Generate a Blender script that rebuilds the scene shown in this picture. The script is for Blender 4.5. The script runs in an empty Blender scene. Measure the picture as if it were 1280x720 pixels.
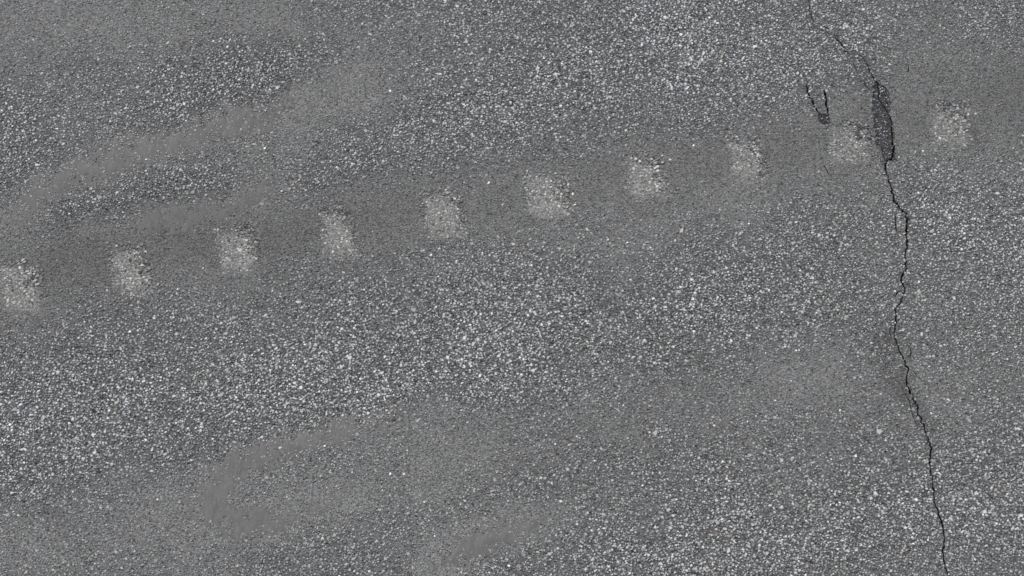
import bpy, math
import numpy as np
from mathutils import Vector, Matrix, Euler
from mathutils.geometry import delaunay_2d_cdt

S = bpy.context.scene
rng = np.random.default_rng(11)

# ------------------------------------------------------------------ camera
TILT, DIST, LENS = math.radians(28), 10.0, 93.75
cd = bpy.data.cameras.new("camera"); cam = bpy.data.objects.new("camera", cd)
S.collection.objects.link(cam); S.camera = cam
cd.sensor_width = 36.0; cd.lens = LENS; cd.clip_start = 0.05; cd.clip_end = 2000
cam.location = (0, -DIST*math.sin(TILT), DIST*math.cos(TILT))
cam.rotation_euler = (TILT, 0, 0)

# ------------------------------------------------------------------ sky, sun, exposure
SUN_EL, SUN_AZ = math.radians(52), math.radians(-28)     # azimuth: clockwise from +Y
w = bpy.data.worlds.new("World"); S.world = w; w.use_nodes = True
nt = w.node_tree; bg = nt.nodes["Background"]
sky = nt.nodes.new("ShaderNodeTexSky"); sky.sky_type = 'NISHITA'; sky.sun_disc = False
sky.sun_elevation = SUN_EL; sky.sun_rotation = SUN_AZ
sky.air_density = 1.0; sky.dust_density = 3.5; sky.ozone_density = 0.6
nt.links.new(sky.outputs[0], bg.inputs[0]); bg.inputs[1].default_value = 0.14
sd = bpy.data.lights.new("sun", 'SUN'); sun = bpy.data.objects.new("sun", sd)
S.collection.objects.link(sun)
sd.energy = 2.2; sd.angle = math.radians(12); sd.color = (1.0, 0.95, 0.85)
sv = Vector((math.sin(SUN_AZ)*math.cos(SUN_EL), math.cos(SUN_AZ)*math.cos(SUN_EL), math.sin(SUN_EL)))
sun.rotation_euler = sv.to_track_quat('Z', 'Y').to_euler()
S.view_settings.view_transform = 'Standard'; S.view_settings.look = 'None'
S.view_settings.exposure = 0.64; S.view_settings.gamma = 1.0
S.view_settings.use_curve_mapping = False

# ------------------------------------------------------------------ measuring: photo pixel (1280x720) <-> ground
ct, st = math.cos(TILT), math.sin(TILT)
K = 36.0/LENS/1280.0
def P(px, py):
    px = np.asarray(px, float); py = np.asarray(py, float)
    u = (px-640)*K; v = (360-py)*K
    dx, dy, dz = u, v*ct + st, v*st - ct
    t = -cam.location.z/dz
    return np.stack([dx*t, cam.location.y + dy*t], -1)
def Q(xy):
    x, y = xy[..., 0], xy[..., 1]
    ry = y - cam.location.y; rz = -cam.location.z
    depth = ry*st - rz*ct; up = ry*ct + rz*st
    return 640 + x/depth/K, 360 - up/depth/K
PX = 0.003                                             # metres per photo pixel at the middle

# ------------------------------------------------------------------ small helpers
def smooth(e0, e1, x):
    t = np.clip((x-e0)/(e1-e0), 0, 1); return t*t*(3-2*t)
def seg_dist(x, y, pts):
    d = np.full(np.shape(x), 1e9)
    for (x0, y0), (x1, y1) in zip(pts[:-1], pts[1:]):
        vx, vy = x1-x0, y1-y0; L = vx*vx+vy*vy+1e-9
        t = np.clip(((x-x0)*vx+(y-y0)*vy)/L, 0, 1)
        d = np.minimum(d, np.hypot(x-x0-t*vx, y-y0-t*vy))
    return d
def in_poly(x, y, poly):
    r = np.zeros(np.shape(x), bool); n = len(poly)
    for i in range(n):
        x0, y0 = poly[i]; x1, y1 = poly[(i+1) % n]
        if y0 == y1: continue
        c = ((y0 > y) != (y1 > y)) & (x < (x1-x0)*(y-y0)/(y1-y0)+x0)
        r ^= c
    return r
_lat = rng.random((256, 256))
def vnoise(x, y, s, o=0):
    x = x/s + 31.7*o + 1000; y = y/s + 17.3*o + 1000
    xi = np.floor(x).astype(int); yi = np.floor(y).astype(int)
    fx = x-xi; fy = y-yi; fx = fx*fx*(3-2*fx); fy = fy*fy*(3-2*fy)
    g = lambda a, b: _lat[a % 256, b % 256]
    return (g(xi, yi)*(1-fx)+g(xi+1, yi)*fx)*(1-fy) + (g(xi, yi+1)*(1-fx)+g(xi+1, yi+1)*fx)*fy

def make_mesh(name, verts, faces_flat, sizes, colors=None):
    me = bpy.data.meshes.new(name)
    me.vertices.add(len(verts)); me.vertices.foreach_set("co", np.ascontiguousarray(verts, np.float32).ravel())
    me.loops.add(len(faces_flat)); me.loops.foreach_set("vertex_index", np.ascontiguousarray(faces_flat, np.int32))
    starts = np.concatenate([[0], np.cumsum(sizes)[:-1]]).astype(np.int32)
    me.polygons.add(len(sizes)); me.polygons.foreach_set("loop_start", starts)
    me.update(calc_edges=True); me.validate()
    me.shade_flat()
    if colors is not None:
        a = me.color_attributes.new("tone", 'FLOAT_COLOR', 'POINT')
        c = np.ones((len(verts), 4), np.float32); c[:, :3] = colors
        a.data.foreach_set("color", c.ravel())
    return me
def link(name, me, mat, parent=None, label=None, cat=None, group=None, kind=None):
    o = bpy.data.objects.new(name, me); S.collection.objects.link(o)
    if mat and me: me.materials.append(mat)
    if parent: o.parent = parent
    for k, v in (("label", label), ("category", cat), ("group", group), ("kind", kind)):
        if v: o[k] = v
    return o

# ------------------------------------------------------------------ materials
def new_mat(name, rough=0.85, spec=0.35):
    m = bpy.data.materials.new(name); m.use_nodes = True
    n = m.node_tree; b = n.nodes["Principled BSDF"]
    b.inputs["Roughness"].default_value = rough; b.inputs["Specular IOR Level"].default_value = spec
    return m, n, b
def nd(n, t, **k):
    x = n.nodes.new(t)
    for a, v in k.items(): setattr(x, a, v)
    return x
def attr_mat(name, grain_scale, lo, hi, bump, rough=0.85, spec=0.35, stretch=None, outer=False, flecks=0.0):
    """colour from the 'tone' attribute times procedural grain, plus fine bump"""
    m, n, b = new_mat(name, rough, spec); L = n.links.new
    tc = nd(n, "ShaderNodeNewGeometry"); src = tc.outputs["Position"]
    if stretch:
        mp = nd(n, "ShaderNodeMapping"); mp.inputs["Scale"].default_value = stretch[0:3]
        mp.inputs["Rotation"].default_value = (0, 0, stretch[3])
        L(src, mp.inputs[0]); src = mp.outputs[0]
    no = nd(n, "ShaderNodeTexNoise"); no.inputs["Scale"].default_value = grain_scale
    no.inputs["Detail"].default_value = 3; no.inputs["Roughness"].default_value = 0.7
    L(src, no.inputs["Vector"])
    mr = nd(n, "ShaderNodeMapRange"); mr.inputs[1].default_value = 0.3; mr.inputs[2].default_value = 0.7
    mr.inputs[3].default_value = lo; mr.inputs[4].default_value = hi
    L(no.outputs["Fac"], mr.inputs[0])
    at = nd(n, "ShaderNodeAttribute", attribute_name="tone")
    mx = nd(n, "ShaderNodeVectorMath", operation='SCALE')
    L(at.outputs["Color"], mx.inputs[0]); L(mr.outputs[0], mx.inputs["Scale"])
    col = mx.outputs[0]
    vo = None
    if flecks:
        vo = nd(n, "ShaderNodeTexVoronoi"); vo.inputs["Scale"].default_value = 190; L(tc.outputs["Position"], vo.inputs["Vector"])
        sp = nd(n, "ShaderNodeSeparateColor"); L(vo.outputs["Color"], sp.inputs[0])
        m2 = nd(n, "ShaderNodeMapRange"); m2.inputs[1].default_value = 0.0; m2.inputs[2].default_value = 1.0
        m2.inputs[3].default_value = 1-flecks; m2.inputs[4].default_value = 1+flecks
        L(sp.outputs[0], m2.inputs[0])
        m3 = nd(n, "ShaderNodeVectorMath", operation='SCALE'); L(col, m3.inputs[0]); L(m2.outputs[0], m3.inputs["Scale"]); col = m3.outputs[0]
    if outer:
        # beyond the stones modelled one by one the aggregate goes on as texture
        v2 = nd(n, "ShaderNodeTexVoronoi"); v2.inputs["Scale"].default_value = 85; L(tc.outputs["Position"], v2.inputs["Vector"])
        s2 = nd(n, "ShaderNodeSeparateColor"); L(v2.outputs["Color"], s2.inputs[0])
        r2 = nd(n, "ShaderNodeMapRange"); r2.inputs[3].default_value = 0.03; r2.inputs[4].default_value = 0.30; L(s2.outputs[1], r2.inputs[0])
        cmb = nd(n, "ShaderNodeCombineColor")
        for i in range(3): L(r2.outputs[0], cmb.inputs[i])
        mix = nd(n, "ShaderNodeMix", data_type='RGBA'); L(at.outputs["Alpha"], mix.inputs[0])
        L(cmb.outputs[0], mix.inputs[6]); L(col, mix.inputs[7]); col = mix.outputs[2]
    L(col, b.inputs["Base Color"])
    bp = nd(n, "ShaderNodeBump"); bp.inputs["Strength"].default_value = bump; bp.inputs["Distance"].default_value = 0.0015
    L(no.outputs["Fac"], bp.inputs["Height"]); L(bp.outputs[0], b.inputs["Normal"])
    return m
M_mastic = attr_mat("asphalt_mastic", 260, 0.5, 1.5, 0.5, outer=True, flecks=0.5)
M_stone  = attr_mat("crushed_stone", 420, 0.78, 1.22, 0.35, rough=0.7, spec=0.45)
M_smear   = attr_mat("smear_film", 150, 0.86, 1.14, 0.6, rough=0.95, spec=0.15, stretch=(1.0, 0.35, 1.0, math.radians(-6)))  # film of the added ridges that stand for compression smears
M_crack  = attr_mat("crack_wall", 300, 0.6, 1.4, 0.8, rough=0.95, spec=0.1)

# ------------------------------------------------------------------ what the wear looks like over the road
DARK_BAND = [(-160, 378), (0, 346), (640, 246), (1060, 176), (1280, 140), (1450, 112)]
# (points, width, contrast change, tone change)
WEAR = [
 (DARK_BAND, 44, -0.60, -0.16),
 ([(60, 330), (420, 280)], 55, -0.14, -0.07),
 ([(1150, 90), (1330, 90)], 42, -0.34, -0.10),
 ([(-100, 30), (330, 12)], 50, -0.40, -0.03),
 ([(-80, 390), (60, 385)], 30, -0.30, -0.03),
 ([(330, 210), (480, 100)], 42, -0.26, 0.0),
 ([(390, 100), (440, 120)], 48, -0.18, 0.0),
 ([(170, 130), (165, 160)], 35, -0.20, 0.0),
 ([(300, 30), (520, 38)], 26, -0.20, 0.0),
 ([(-60, 700), (230, 660)], 60, -0.30, 0.0),
 ([(180, 600), (240, 640)], 40, -0.18, 0.0),
 ([(560, 580), (760, 540)], 38, -0.24, -0.03),
 ([(800, 520), (1010, 480)], 56, -0.28, -0.03),
 ([(1010, 480), (1330, 470)], 50, -0.22, 0.0),
 ([(700, 440), (760, 350)], 34, -0.20, 0.0),
 ([(770, 310), (920, 262)], 34, -0.15, 0.0),
 ([(930, 250), (1080, 235)], 32, -0.14, 0.02),
 ([(460, 560), (600, 560)], 42, -0.24, 0.0),
 ([(300, 630), (540, 600)], 40, -0.22, 0.0),
 ([(540, 700), (740, 640)], 36, -0.22, 0.02),
 ([(520, 340), (760, 300)], 22, -0.10, 0.03),
 ([(1070, 170), (1200, 215)], 40, -0.10, 0.03),
 ([(1112, 420), (1120, 500)], 14, 0.05, -0.20), ([(1128, 480), (1150, 540)], 8, 0.1, -0.13), ([(1088, 85), (1096, 150), (1110, 200)], 10, 0.1, -0.10),
 ([(1020, 105), (1032, 150)], 9, 0.1, -0.07), ([(1040, 45), (1075, 75)], 6, 0.1, -0.06), ([(1190, 160), (1216, 172)], 12, 0.3, -0.04),
 # edges of the compression smears
 ([(-60, 330), (50, 240), (150, 200), (300, 150), (430, 112)], 27, -0.38, 0.0),
 ([(130, 302), (230, 268), (340, 238)], 24, -0.34, 0.0),
 ([(560, 503), (450, 530), (350, 560), (278, 596), (262, 630), (320, 660), (440, 620)], 25, -0.36, 0.0),
 ([(710, 640), (630, 668), (540, 715)], 22, -0.34, 0.0),
 # stretches where the coarse stone stands proud
 ([(-60, 540), (560, 430), (720, 400)], 75, 0.34, 0.0),
 ([(560, 150), (820, 60)], 70, 0.28, 0.0),
 ([(180, 140), (330, 90)], 36, 0.30, -0.03),
 ([(300, 100), (400, 70)], 26, 0.20, -0.02),
 ([(-40, 150), (60, 200)], 46, 0.22, 0.0),
 ([(80, 270), (280, 230)], 22, 0.24, -0.03),
 ([(340, 225), (450, 205)], 22, 0.20, -0.02),
 ([(860, 400), (1020, 320)], 60, 0.28, -0.02),
 ([(1180, 250), (1300, 330)], 60, 0.20, 0.03),
 ([(860, 60), (1060, 60)], 55, 0.18, 0.03),
 ([(760, 700), (1300, 640)], 60, 0.24, 0.03),
 ([(320, 500), (620, 470)], 40, 0.20, 0.0),
]
def wear(px, py):
    wx = px + 26*(vnoise(px, py, 60, 1)-.5) + 10*(vnoise(px, py, 17, 5)-.5)
    wy = py + 22*(vnoise(px, py, 60, 2)-.5) + 10*(vnoise(px, py, 17, 6)-.5)
    amp = np.full(np.shape(px), 0.66); tone = np.ones(np.shape(px))
    for pts, wd, da, dt in WEAR:
        g = np.exp(-(seg_dist(wx, wy, pts)/wd)**2)
        amp = amp + .88*da*g; tone = tone + dt*g
    amp = amp + 0.20*(vnoise(px, py*1.4, 90, 3)-.5) + 0.16*(vnoise(px, py, 26, 4)-.5)
    tone = tone + 0.05*(vnoise(px, py, 120, 7)-.5)
    return np.clip(amp, 0.08, 1.0), tone

# ------------------------------------------------------------------ outlines of what is cut into the road
def off(pts, ox, oy, s=3.0): return [(ox+a/s, oy+b/s) for a, b in pts]
def jag(pts, step, j, seed):
    r = np.random.default_rng(seed); out = []
    for (x0, y0), (x1, y1) in zip(pts[:-1], pts[1:]):
        n = max(1, int(math.hypot(x1-x0, y1-y0)/step)); 
        for k in range(n):
            t = k/n; e = 0 if k == 0 else 1
            out.append((x0+(x1-x0)*t+e*r.normal(0, j), y0+(y1-y0)*t+e*r.normal(0, j*.6)))
    out.append(pts[-1]); return out

SPALL = off([(398,305),(418,312),(436,322),(452,340),(455,362),(460,392),(458,420),(463,450),(470,478),(476,520),(474,556),(478,592),
             (487,604),(470,608),(458,604),(446,612),(434,596),(424,560),(408,540),(403,508),(394,480),(395,445),(388,410),(392,372),(394,340)], 960, 0)
SPALL = jag(SPALL+[SPALL[0]], 2.4, 1.2, 3)[:-1]
CHIP = off([(186,428),(194,420),(203,428),(214,426),(222,432),(230,430),(234,444),(233,458),(248,463),(246,469),(233,470),(226,476),(214,472),(203,464),(192,458),(187,446)], 960, 0)
main = off([(150,-160),(158,-60),(157,20),(162,62),(169,92)], 960, 0) + off([(300,0)],925,47)  # head
CR_TOP = [(1001,-70),(1009,-30),(1012,5),(1014,20),(1017,33)]
CR_A = [(1041,43),(1050,53),(1056,61),(1062,69)]
CR_MAIN = [(1071,66),(1080,74),(1085,82),(1089,92),(1094,100),(1098,106),(1098,123),(1106,133),(1112,146),(1115,157),(1116,172),(1117,186),(1115,197),(1109,200),
           (1106,208),(1108,218),(1113,230)] + off([(463,0),(475,35),(505,65),(522,100),(520,150),(522,190),(515,250),(518,290),(500,320),(512,370),(500,415),(475,440),(483,490),(472,525),(480,560),(505,620),(527,665),(520,690),(520,714)],960,240) \
        + off([(520,6),(545,50),(570,120),(600,200),(613,240),(605,290),(617,350),(622,420),(638,480),(655,540),(662,575),(655,620),(660,660),(672,715)],960,480) + [(1190,745),(1188,775),(1197,820)]
W_MAIN = [(66,.6),(100,.95),(125,.7),(150,1.0),(195,1.2),(215,1.1),(250,1.5),(290,1.35),(330,1.0),(352,1.4),(372,1.1),(400,1.1),(430,1.1),(470,1.1),(500,1.35),(560,1.2),(610,1.0),(640,1.0),(662,1.25),(680,.9),(720,1.1),(820,1.2)]
BR = [  # finer strands beside the main crack: points, half width
 ([(1066,77),(1069,84),(1071,91)], .6), ([(1119,268),(1119.5,281),(1121,292)], .6), ([(1118,372),(1121,366),(1127,363)], .8),
 ([(1127,481),(1129,489)], .8), ([(1131,491),(1137,503),(1141,520),(1146,533)], .55), ([(1115,404),(1112,415),(1115,425)], .5),
 ([(1134,430),(1139,440),(1137,452)], .6), ([(1135,80),(1136,87),(1135,93)], .9), ([(1158,548),(1159,556)], .8), ([(1140,462),(1147,472)], .5),
 ([(1028,205),(1034,213),(1038,221)], .6), ([(1168,690),(1163,700)], .5), ([(1078,100),(1082,107),(1089,114)], .55)]
ARMS = [([(1008,105),(1009,113),(1014,124),(1018,133),(1024,142)], 1.5), ([(1030,113),(1032,124),(1033,133),(1036,144)], 1.8), ([(1036,119),(1030,116)],.6)]

def strip(pts, wfun, seed, step=3.2, j=0.8):
    """left and right banks (photo px) of a ragged crack"""
    c = np.array(jag(pts, step, j, seed)); r = np.random.default_rng(seed+50)
    t = np.gradient(c, axis=0); t /= np.linalg.norm(t, axis=1)[:, None]+1e-9
    nrm = np.stack([-t[:, 1], t[:, 0]], 1)
    wd = np.array([wfun(p) for p in c]); 
    ends = np.minimum(np.arange(len(c)), np.arange(len(c))[::-1]); wd = wd*np.clip(0.25+ends*0.4, 0, 1)
    l = c + nrm*(wd*r.uniform(.4, 1.5, len(c)))[:, None]; rr = c - nrm*(wd*r.uniform(.4, 1.5, len(c)))[:, None]
    return P(l[:, 0], l[:, 1]), P(rr[:, 0], rr[:, 1])
def wm(p): return float(np.interp(p[1], [a for a, b in W_MAIN], [b for a, b in W_MAIN]))
strips_main = [strip(CR_MAIN, wm, 1), strip(CR_TOP, lambda p: .5, 2), strip(CR_A, lambda p: .95, 4), strip([(1017,33),(1028,38),(1041,43)], lambda p: .4, 5), strip([(1062,69),(1071,66)], lambda p:.35, 6)]
strips_br = [strip(p, (lambda q: (lambda _: q))(h), 10+i, 2.6, .5) for i, (p, h) in enumerate(BR)]
strips_arm = [strip(p, (lambda q: (lambda _: q))(h), 30+i, 2.4, .5) for i, (p, h) in enumerate(ARMS)]
strip_poly = lambda s: np.concatenate([s[0], s[1][::-1]])
spall_w = P(*np.array(SPALL).T); chip_w = P(*np.array(CHIP).T)

# milled grooves of the rumble line: centre, half size, skew, how pale, how strong
GROOVES = [(24,357,30,33,.14,.85),(162,336,26,33,.1,.9),(296,312,28,32,.1,.9),(423,291,25,31,.16,.9),(554,267,27,31,.05,1.0),(683,243,29,31,.08,1.0),
           (808,221,28,29,.1,.95),(934,198,25,30,.15,.85),(1060,178,28,29,.1,.6),(1187,156,28,28,.1,.7)]
GROOVES = GROOVES[:0] + [(-110,380,28,32,.1,.9)] + GROOVES + [(1314,134,28,29,.1,.8)]
def groove_outline(g, k=40, f=1.0):
    cx, cy, a, b, sk, _ = g; r = np.random.default_rng(int(cx)+500)
    th = np.linspace(0, 2*np.pi, k, endpoint=False); e = 0.48
    x = np.sign(np.cos(th))*np.abs(np.cos(th))**e*a; y = np.sign(np.sin(th))*np.abs(np.sin(th))**e*b
    ph = r.uniform(0, 6.28, 3)
    a, b = a*r.uniform(.98,1.14), b*r.uniform(.95,1.1); x = np.sign(np.cos(th))*np.abs(np.cos(th))**e*a; y = np.sign(np.sin(th))*np.abs(np.sin(th))**e*b
    wob = 1+.09*np.sin(2*th+ph[0])+.05*np.sin(5*th+ph[1])+.03*np.sin(9*th+ph[2])
    x, y = x*wob*f, y*wob*f
    return cx+x+.6*sk*y, cy+y
groove_w = [P(*groove_outline(g)) for g in GROOVES]

# ------------------------------------------------------------------ road sheet (one mesh, real openings where things are cut in)
HX, HY0, HY1 = 2.28, -1.38, 1.62                       # extent of the stones modelled one by one
hole_polys = [strip_poly(s) for s in strips_main+strips_br+strips_arm] + [spall_w, chip_w] + groove_w
def in_holes(xy, polys, grow=0.0):
    r = np.zeros(len(xy), bool)
    for p in polys:
        lo = p.min(0)-.01; hi = p.max(0)+.01
        m = ((xy > lo) & (xy < hi)).all(1)
        if m.any(): r[m] |= in_poly(xy[m, 0], xy[m, 1], p)
    return r
def cdt(points, polys):
    vs = [Vector(p) for p in points]; es = []
    for p in polys:
        b = len(vs); vs += [Vector(q) for q in p]; n = len(p)
        es += [(b+i, b+(i+1) % n) for i in range(n)]
    r = delaunay_2d_cdt(vs, es, [], 0, 1e-7)
    v = np.array([tuple(q) for q in r[0]]); f = np.array([t for t in r[2] if len(t) == 3], int)
    return v, f
gx, gy = np.meshgrid(np.arange(-HX-.3, HX+.3, .024), np.arange(HY0-.3, HY1+.3, .024))
gp = np.stack([gx.ravel(), gy.ravel()], 1) + rng.uniform(-.006, .006, (gx.size, 2))
ox, oy = np.meshgrid(np.linspace(-60, 60, 41), np.linspace(-60, 60, 41)); op = np.stack([ox.ravel(), oy.ravel()], 1)
op = op[(np.abs(op[:, 0]) > HX+.4) | (op[:, 1] < HY0-.4) | (op[:, 1] > HY1+.4)]
v, f = cdt(np.concatenate([gp, op]), hole_polys)
cen = v[f].mean(1); f = f[~in_holes(cen, hole_polys)]
def road_z(xy):                                        # gentle unevenness, flat far away
    px, py = Q(xy); return 0*px
def lin_tone(px, py, t):                                # mastic colour where fines fill the gaps
    amp, tone = wear(px, py)
    fill = smooth(0.85, 0.15, amp)
    base = (0.052*(1-fill) + 0.103*fill)*(tone**1.6)
    return np.stack([base*0.975, base*1.0, base*0.975], -1)
qx, qy = Q(v); inside = (np.abs(v[:, 0]) < HX+.2) & (v[:, 1] > HY0-.2) & (v[:, 1] < HY1+.2)
col = np.full((len(v), 3), 0.11); col[inside] = lin_tone(qx[inside], qy[inside], None)
me = make_mesh("road", np.column_stack([v, np.zeros(len(v))]), f[:, ::1].ravel(), np.full(len(f), 3), col)
al = np.ones((len(v), 4), np.float32); al[:, :3] = col; al[:, 3] = ((np.abs(v[:, 0]) < HX+.03) & (v[:, 1] > HY0-.03) & (v[:, 1] < HY1+.03))
me.color_attributes["tone"].data.foreach_set("color", al.ravel())
for p in me.polygons[:1]:
    if p.normal.z < 0: me.flip_normals()
road = link("road", me, M_mastic, kind="structure", label="worn grey asphalt road surface seen from above")

# ------------------------------------------------------------------ crushed stones
def stone_colours(n, amp, tone, r, lo=0.05, mean=0.20):
    z = r.normal(0, 1, n); z = np.clip(z, -2, 1.45); a = 0.107*np.exp(0.38*z*(.72+.28*amp)) * (1+1.32*amp**1.2)
    pit = r.random(n) < .03+.10*amp; a[pit] *= r.uniform(.15, .4, pit.sum())
    br = (r.random(n) < 0.014*amp+.002); a[br] = r.uniform(.34, .50, br.sum())
    a = np.clip(a, 0.03, 0.7)*(tone**1.6)
    c = np.stack([a*0.975, a, a*0.975], -1)
    h = r.random(n)
    blue = h < .12; c[blue] *= (0.965, 0.995, 1.035)
    tan = (h > .90); c[tan] *= (1.04, 1.0, 0.90)
    pink = (h > .993); c[pink] *= (1.06, 0.95, 0.95)
    return c
def lean(px):                                           # the stones' long sides fan out slightly over the picture
    return math.pi/2 - np.clip((640-px)/640, -1.2, 1.2)*0.45
def stones(centres, R, H, colr, z0, r, n=6, sink=0.0015, cap=True, flat=.62, lean_amt=1.0):
    N = len(centres); px, _ = Q(centres)
    th = (np.arange(n)*2*np.pi/n)[None, :] + r.uniform(-.33, .33, (N, n)) + r.uniform(0, 6.28, (N, 1))
    rad = R[:, None]*r.uniform(.72, 1.22, (N, n)); el = r.uniform(1.0, 1.42, N)[:, None]
    x, y = np.cos(th)*rad*el**.5, np.sin(th)*rad/el**.5
    a = lean(px) + r.normal(0, .75, N); ca, sa = np.cos(a)[:, None], np.sin(a)[:, None]
    x, y = x*ca-y*sa, x*sa+y*ca
    bx, by = centres[:, :1]+x, centres[:, 1:]+y
    bot = np.stack([bx, by, np.broadcast_to(z0[:, None]-sink, x.shape)], -1)
    if cap:
        tx = r.normal(0, .22, N)[:, None]; ty = r.normal(0, .22, N)[:, None]
        k = flat*r.uniform(.85, 1.12, (N, n))
        tz = z0[:, None] + H[:, None]*(1 + (tx*x+ty*y)/R[:, None]) + r.normal(0, .00015, (N, n))
        top = np.stack([centres[:, :1]+x*k, centres[:, 1:]+y*k, tz], -1)
        V = np.concatenate([bot, top], 1).reshape(-1, 3); per = 2*n
        loc = []
        for i in range(n): j = (i+1) % n; loc += [i, j, n+j, n+i]
        loc += list(range(n, 2*n)); sz = [4]*n+[n]
    else:
        ap = np.stack([centres[:, 0]+r.normal(0, .2, N)*R, centres[:, 1]+r.normal(0, .2, N)*R, z0+H], -1)[:, None]
        V = np.concatenate([bot, ap], 1).reshape(-1, 3); per = n+1
        loc = []
        for i in range(n): loc += [i, (i+1) % n, n]
        sz = [3]*n
    F = (np.array(loc)[None, :] + (np.arange(N)*per)[:, None]).ravel()
    return V, F, np.tile(sz, N), np.repeat(colr, per, axis=0)
def jgrid(pitch, r, ext=(-HX, HX, HY0, HY1)):
    xs = np.arange(ext[0], ext[1], pitch); ys = np.arange(ext[2], ext[3], pitch*.866)
    X, Y = np.meshgrid(xs, ys); X = X + (np.arange(len(ys)) % 2)[:, None]*pitch/2
    p = np.stack([X.ravel(), Y.ravel()], 1); return p + r.uniform(-.42, .42, p.shape)*pitch

crack_pts = [(s[0]+s[1])/2 for s in strips_main+strips_br+strips_arm]
def near_crack(xy, d):
    r = np.zeros(len(xy), bool)
    for c in crack_pts:
        m = ((xy > c.min(0)-.03) & (xy < c.max(0)+.03)).all(1)
        if m.any(): r[m] |= seg_dist(xy[m, 0], xy[m, 1], [tuple(q) for q in c]) < d[m]
    return r
BRIGHT = [(589,458,0),(1122,642,0),(1239,611,0),(1142,680,0),(982,671,0),(850,670,0),(908,599,1),(721,546,0),(694,555,0),(505,593,1),(488,593,0),(406,558,0),
 (197,625,0),(91,615,0),(15,538,0),(13,531,0),(220,529,0),(287,518,0),(182,550,0),(222,362,0),(479,381,0),(425,376,0),(788,350,0),(800,397,0),(813,310,0),
 (1218,274,0),(1206,386,0),(996,354,0),(1089,429,0),(138,152,0),(210,54,0),(99,157,0),(1112,81,1),(1105,73,0),(891,522,2),(1107,551,0),(867,182,0),(1154,189,0),(539,319,0),
 (895,662,2),(1160,675,0),(600,470,0),(735,433,1),(760,300,0),(440,205,0),(350,560,0),(120,490,1),(60,520,0),(681,42,1),(838,200,0),(716,243,1),(710,231,1),(719,256,1),(800,202,1),(795,199,1)]

def build_field(pitch, rmean, hmean, cap, n, seed, name, density=None, tiny=False):
    r = np.random.default_rng(seed)
    c = jgrid(pitch, r); px, py = Q(c); amp, tone = wear(px, py)
    keep = ~in_holes(c, [spall_w, chip_w]+groove_w)
    R = rmean*np.exp(r.normal(0, .25, len(c)))*(0.80+0.28*amp)
    keep &= ~near_crack(c, .0012 + R*.6)
    if tiny: keep &= r.random(len(c)) < .92
    else:    keep &= r.random(len(c)) < (0.68+.20*amp)
    c, px, py, amp, tone, R = (q[keep] for q in (c, px, py, amp, tone, R))
    N = len(c)
    H = hmean*r.uniform(.5, 1.35, N)*(0.52+0.58*amp)
    colr = stone_colours(N, amp, tone, r)
    pit = r.random(N) < .10; colr[pit] *= .5
    if tiny: 
        pit = r.random(N) < .035+.15*amp; colr[pit] *= .14
        colr *= (0.93 + .06*(1-amp))[:, None]
    V, F, sz, C = stones(c, R, H, colr, np.zeros(N), r, n=n, cap=cap)
    return link(name, make_mesh(name, V, F, sz, C), M_stone, parent=road, kind="stuff")
build_field(.0109, .0051, .0033, True, 5, 21, "coarse_aggregate")
build_field(.0077, .0038, .0029, False, 5, 22, "fine_aggregate", tiny=True)
# single pale chippings that catch the eye
r = np.random.default_rng(77); bp = P([b[0] for b in BRIGHT], [b[1] for b in BRIGHT])
bc = np.array([[(.46,.47,.46),(.46,.41,.31),(.34,.25,.22)][b[2]] for b in BRIGHT])
V, F, sz, C = stones(bp, r.uniform(.0056, .0078, len(bp)), r.uniform(.0034, .0042, len(bp)), bc, np.zeros(len(bp)), r)
link("pale_chipping", make_mesh("pale_chipping", V, F, sz, C), M_stone, parent=road, kind="stuff")

# ------------------------------------------------------------------ crack: banks and floor
def crack_mesh(name, strips, depth, spall=True):
    V, F, sz, C = [], [], [], []
    for l, rr in strips:
        b = len(V); n = len(l)
        zl = np.where(in_poly(l[:, 0], l[:, 1], spall_w), -.006, 0.) if spall else np.zeros(n)
        zr = np.where(in_poly(rr[:, 0], rr[:, 1], spall_w), -.006, 0.) if spall else np.zeros(n)
        for i in range(n):
            wd = float(np.hypot(*(l[i]-rr[i]))); d = min(depth, .004+wd*3)
            V += [(*l[i], zl[i]), (*(l[i]*.85+rr[i]*.15), -d-.004), (*(l[i]*.15+rr[i]*.85), -d-.0045), (*rr[i], zr[i])]
            C += [(.045,)*3, (.018,)*3, (.018,)*3, (.045,)*3]
        for i in range(n-1):
            for k in range(3): F += [b+4*i+k, b+4*i+k+1, b+4*i+k+5, b+4*i+k+4]; sz.append(4)
        for i in (0, n-1): F += [b+4*i+q for q in range(4)]; sz.append(4)
    return make_mesh(name, np.array(V), F, sz, np.array(C))
crack = link("pavement_crack", crack_mesh("pavement_crack", strips_main, .026), M_crack,
   label="long jagged dark crack running down the right side of the asphalt", cat="crack")
for q in strips_br: link("hairline_branch", crack_mesh("hairline_branch", [q], .012), M_crack, parent=crack)

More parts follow.
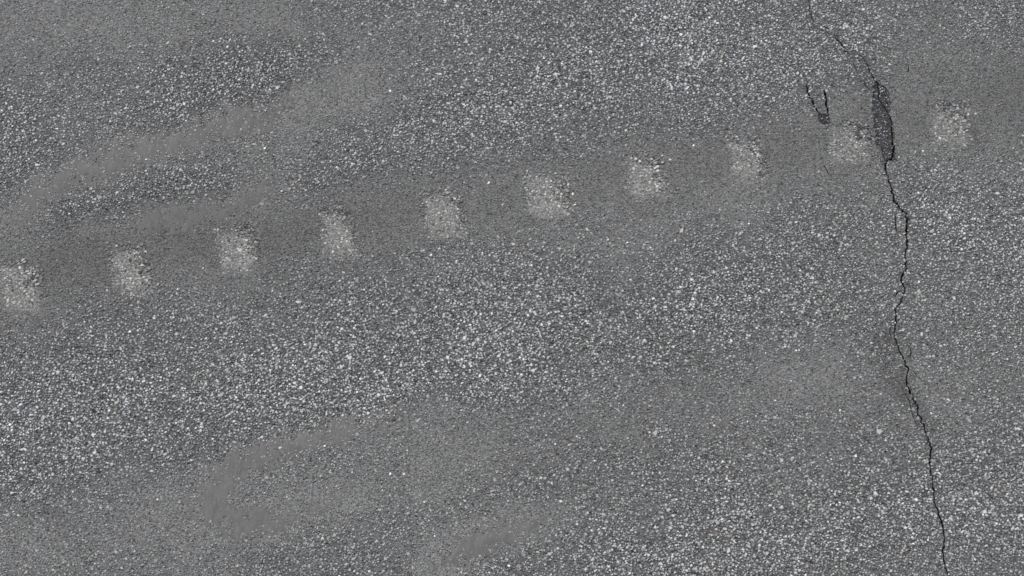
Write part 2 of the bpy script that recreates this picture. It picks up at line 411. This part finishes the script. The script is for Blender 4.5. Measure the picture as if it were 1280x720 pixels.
# ------------------------------------------------------------------ spalled patch and chip: shallow hollows with dark broken floors
def hollow(name, outline, depth, cut, seed, label, cat, extra=None, col0=.035):
    r = np.random.default_rng(seed); lo, hi = outline.min(0), outline.max(0)
    g = jgrid(.008, r, (lo[0], hi[0], lo[1], hi[1])); g = g[in_poly(g[:, 0], g[:, 1], outline)]
    v, f = cdt(g, [outline]+cut)
    cn = v[f].mean(1); k = in_poly(cn[:, 0], cn[:, 1], outline)
    if cut: k &= ~in_holes(cn, cut)
    f = f[k]
    ring = [tuple(q) for q in outline]+[tuple(outline[0])]
    d = seg_dist(v[:, 0], v[:, 1], ring); z = -depth*smooth(0, .006, d) + r.normal(0, .0006, len(v))*(d > .002)
    z[d < 1e-5] = 0.0
    V = np.column_stack([v, z]); C = np.full((len(v), 3), col0)*r.uniform(.7, 1.35, (len(v), 1))
    root = link(name, make_mesh(name, V, f.ravel(), np.full(len(f), 3), C), M_crack, label=label, cat=cat)
    c = jgrid(.0092, r, (lo[0], hi[0], lo[1], hi[1])); c = c[in_poly(c[:, 0], c[:, 1], outline)]
    if cut: c = c[~in_holes(c, cut)]
    c = c[~near_crack(c, np.full(len(c), .004))] if extra else c
    c = c[r.random(len(c)) < .85]; N = len(c)
    a = np.clip(.085*np.exp(r.normal(0, .75, N)), .015, .4)
    V, F, sz, C = stones(c, r.uniform(.0028, .0052, N), r.uniform(.0012, .0045, N), np.stack([a*.97, a, a*1.02], -1), np.full(N, -depth), r)
    link("broken_aggregate", make_mesh("broken_aggregate", V, F, sz, C), M_stone, parent=root, kind="stuff")
    return root
spall = hollow("spalled_patch", spall_w, .006, [strip_poly(strips_main[0])], 5,
   "dark narrow spalled hollow widening the top of the long crack", "pothole", extra=True)
chip = hollow("surface_chip", chip_w, .005, [strip_poly(s) for s in strips_arm], 6,
   "small dark V-shaped chip in the asphalt left of the spalled hollow", "pothole", col0=.025)
for q in strips_arm: link("crack_arm", crack_mesh("crack_arm", [q], .016, False), M_crack, parent=chip)

# ------------------------------------------------------------------ milled grooves
GL = {0:"pale milled groove cut off by the left edge of the picture", 1:"pale grainy milled groove, the nearest one right of the groove cut by the left edge",
 2:"pale milled groove below the right end of the short compression smear", 3:"pale milled groove, fourth of the row from the left edge",
 4:"squarish pale milled groove, fifth of the row from the left edge", 5:"pale milled groove with yellowish chippings on its right rim, sixth of the row",
 6:"milled groove with dark pitted rim, fourth counted back from the right edge", 7:"pale milled groove, the nearest one left of the V-shaped chip",
 8:"faint milled groove between the V-shaped chip and the spalled hollow", 9:"faint milled groove right of the spalled crack, last of the row inside the picture"}
def groove(gi, g, ow):
    cx, cy, a, b, sk, st_ = g; r = np.random.default_rng(900+gi); k = len(ow); cw = P(cx, cy)
    rings = [1.0, .9, .78, .62, .45, .28, .12]; V = []; C = []
    for q in rings:
        ring = cw + (ow-cw)*q; dz = -.0055*(1-q**3)
        for p in ring: V.append((p[0], p[1], dz if q < 1 else 0.0))
        edge = smooth(.5, .95, np.full(k, q)); qx_, qy_ = Q(ring)
        base = lin_tone(qx_, qy_, None)*edge[:, None] + np.array([.130, .131, .125])*(.60+.34*st_)*(1-edge)[:, None]
        C += list(base)
    V.append((*cw, -.0055)); C.append(C[-1]); F = []; sz = []
    for i in range(len(rings)-1):
        for j in range(k): j2 = (j+1) % k; F += [i*k+j, i*k+j2, (i+1)*k+j2, (i+1)*k+j]; sz.append(4)
    i = len(rings)-1
    for j in range(k): F += [i*k+j, i*k+(j+1) % k, len(V)-1]; sz.append(3)
    vis = 0 <= cx <= 1280
    lab = GL[gi] if gi in GL else ("pale milled groove just outside the left edge" if cx < 0 else "pale milled groove just outside the right edge")
    me_ = make_mesh("rumble_groove", np.array(V), F, sz, np.array(C)); me_.flip_normals()
    root = link("rumble_groove", me_, M_mastic, label=lab, cat="rumble groove", group="milled grooves of the rumble line")
    lo, hi = ow.min(0), ow.max(0)
    for pitch, rm, cap, n, dens in ((.0116, .0058, True, 6, .95), (.0078, .0038, False, 5, .9)):
        c = jgrid(pitch, r, (lo[0], hi[0], lo[1], hi[1])); c = c[in_poly(c[:, 0], c[:, 1], ow)]
        c = c[r.random(len(c)) < dens]; px, py = Q(c); N = len(c)
        u = (px-cx-.6*sk*(py-cy))/a; v_ = (py-cy)/b; q = np.maximum(np.abs(u), np.abs(v_))
        rough = smooth(.25, .8, u*.85 - v_*.45 + .18*r.normal(0, 1, N)) * smooth(1.15, .9, q)   # upper right rim is torn
        rough = np.maximum(rough, .6*smooth(.6, .9, -v_)*(q < 1))
        q = q + .10*r.normal(0, 1, N) + .22*(vnoise(px, py, 9, gi)-.5); edge = smooth(.62, 1.04, q); amp, tone = wear(px, py)
        A = np.clip(.72*(1-edge)+amp*edge + .6*rough*st_, .1, 1)
        col_edge = stone_colours(N, amp, tone, r)
        am = .190*(.60+.34*st_)*np.exp(np.clip(r.normal(0, .55, N), -1.3, .9)*A)
        am = np.where(r.random(N) < .09+.45*rough, am*.22, am*(1+.22*rough)); am = np.clip(am, .02, .36)
        cin = np.stack([am*.985, am*.995, am*.94], -1)
        C_ = cin*(1-edge[:, None]) + col_edge*edge[:, None]
        z0 = -.0055*(1-np.clip(np.maximum(np.abs(u), np.abs(v_)), 0, 1)**3)
        R = rm*np.exp(r.normal(0, .25, N))*(.85+.3*rough); H = r.uniform(.0008, .0022, N)*(1+1.2*rough)
        if not cap: H *= .9
        Vv, Ff, ss, Cc = stones(c, R, H, C_, z0, r, n=n, cap=cap, flat=.72)
        link("exposed_aggregate", make_mesh("exposed_aggregate", Vv, Ff, ss, Cc), M_stone, parent=root, kind="stuff")
for i, (g, ow) in enumerate(zip(GROOVES, groove_w)): groove(i-1, g, ow)

# ------------------------------------------------------------------ compression smears, added as low smooth ridges lying over the stones
def smear(pts, ws, seed, label, top=.0021, tone=.092):
    r = np.random.default_rng(seed); pts = np.array(pts, float)
    s = np.concatenate([[0], np.cumsum(np.hypot(*np.diff(pts, axis=0).T))]); n = int(s[-1]/2.5)+2
    t = np.linspace(0, s[-1], n)
    cx, cy = np.interp(t, s, pts[:, 0]), np.interp(t, s, pts[:, 1]); wd = np.interp(t, s, ws)
    ker = np.ones(15)/15
    sm = lambda q: np.convolve(np.pad(q, 7, mode='edge'), ker, 'valid')
    cx, cy, wd = sm(cx), sm(cy), sm(wd)
    tx, ty = np.gradient(cx), np.gradient(cy); L = np.hypot(tx, ty); nx, ny = -ty/L, tx/L
    m = 25; lat = np.linspace(-1, 1, m)
    X = cx[:, None]+nx[:, None]*wd[:, None]*lat*1.7; Y = cy[:, None]+ny[:, None]*wd[:, None]*lat*1.7
    nz = vnoise(X, Y, 9, seed)-.5 + 1.1*(vnoise(X, Y*.45, 3.5, seed+3)-.5)
    endf = smooth(0, 0.3*s[-1], np.minimum(t, s[-1]-t))[:, None]
    prof = np.cos(lat*np.pi/2)[None, :]**1.5
    z = (-.0015 + (top+.0015)*prof*(.15+.85*endf) + .0045*nz*(0.55+.45*(1-prof*endf)) - .0015*(1-endf))
    z[:, 0] = z[:, -1] = -.004; z[0] = z[-1] = -.004
    W = P(X.ravel(), Y.ravel()); V = np.column_stack([W, z.ravel()])
    F = []; 
    for i in range(n-1):
        for j in range(m-1): F += [i*m+j, i*m+j+1, (i+1)*m+j+1, (i+1)*m+j]
    g = tone*(1+.10*(vnoise(X, Y, 22, seed+5).ravel()-.5)+.22*(vnoise(X+.2*Y, Y*.3, 3.2, seed+7).ravel()-.5))
    me = make_mesh("smear_ridge", V, F, np.full(len(F)//4, 4), np.stack([g*1.007, g, g*.97], -1)); me.shade_smooth()
    o = link("smear_ridge", me, M_smear, label=label, cat="dust streak", group="smooth compression smears on the asphalt")
smear([(-60,330),(10,275),(50,240),(100,215),(150,200),(200,186),(245,170),(300,150),(345,136),(395,125),(445,112)], [16,18,17,17,19,17,15,17,16,16,12], 1,
     "long smooth grey compression smear rising across the upper left of the asphalt")
smear([(130,302),(180,284),(230,268),(280,262),(330,240),(380,222)], [10,13,14,12,10,8], 2,
     "short smooth compression smear just above the milled grooves at the left", top=.0020, tone=.088)
smear([(580,500),(540,508),(500,517),(450,530),(400,547),(350,560),(310,574),(278,596),(262,622),(280,648),(320,656),(370,646),(420,628),(455,604),(480,590)],
     [8,11,12,13,15,14,16,20,22,20,16,14,13,12,7], 3, "smooth compression smear bent into a long hook at the lower left")
smear([(710,640),(670,655),(630,668),(590,682),(555,702),(530,730)], [8,12,14,13,12,10], 4,
     "smooth faint compression smear at the bottom, right of the hooked one", top=.0019, tone=.092)
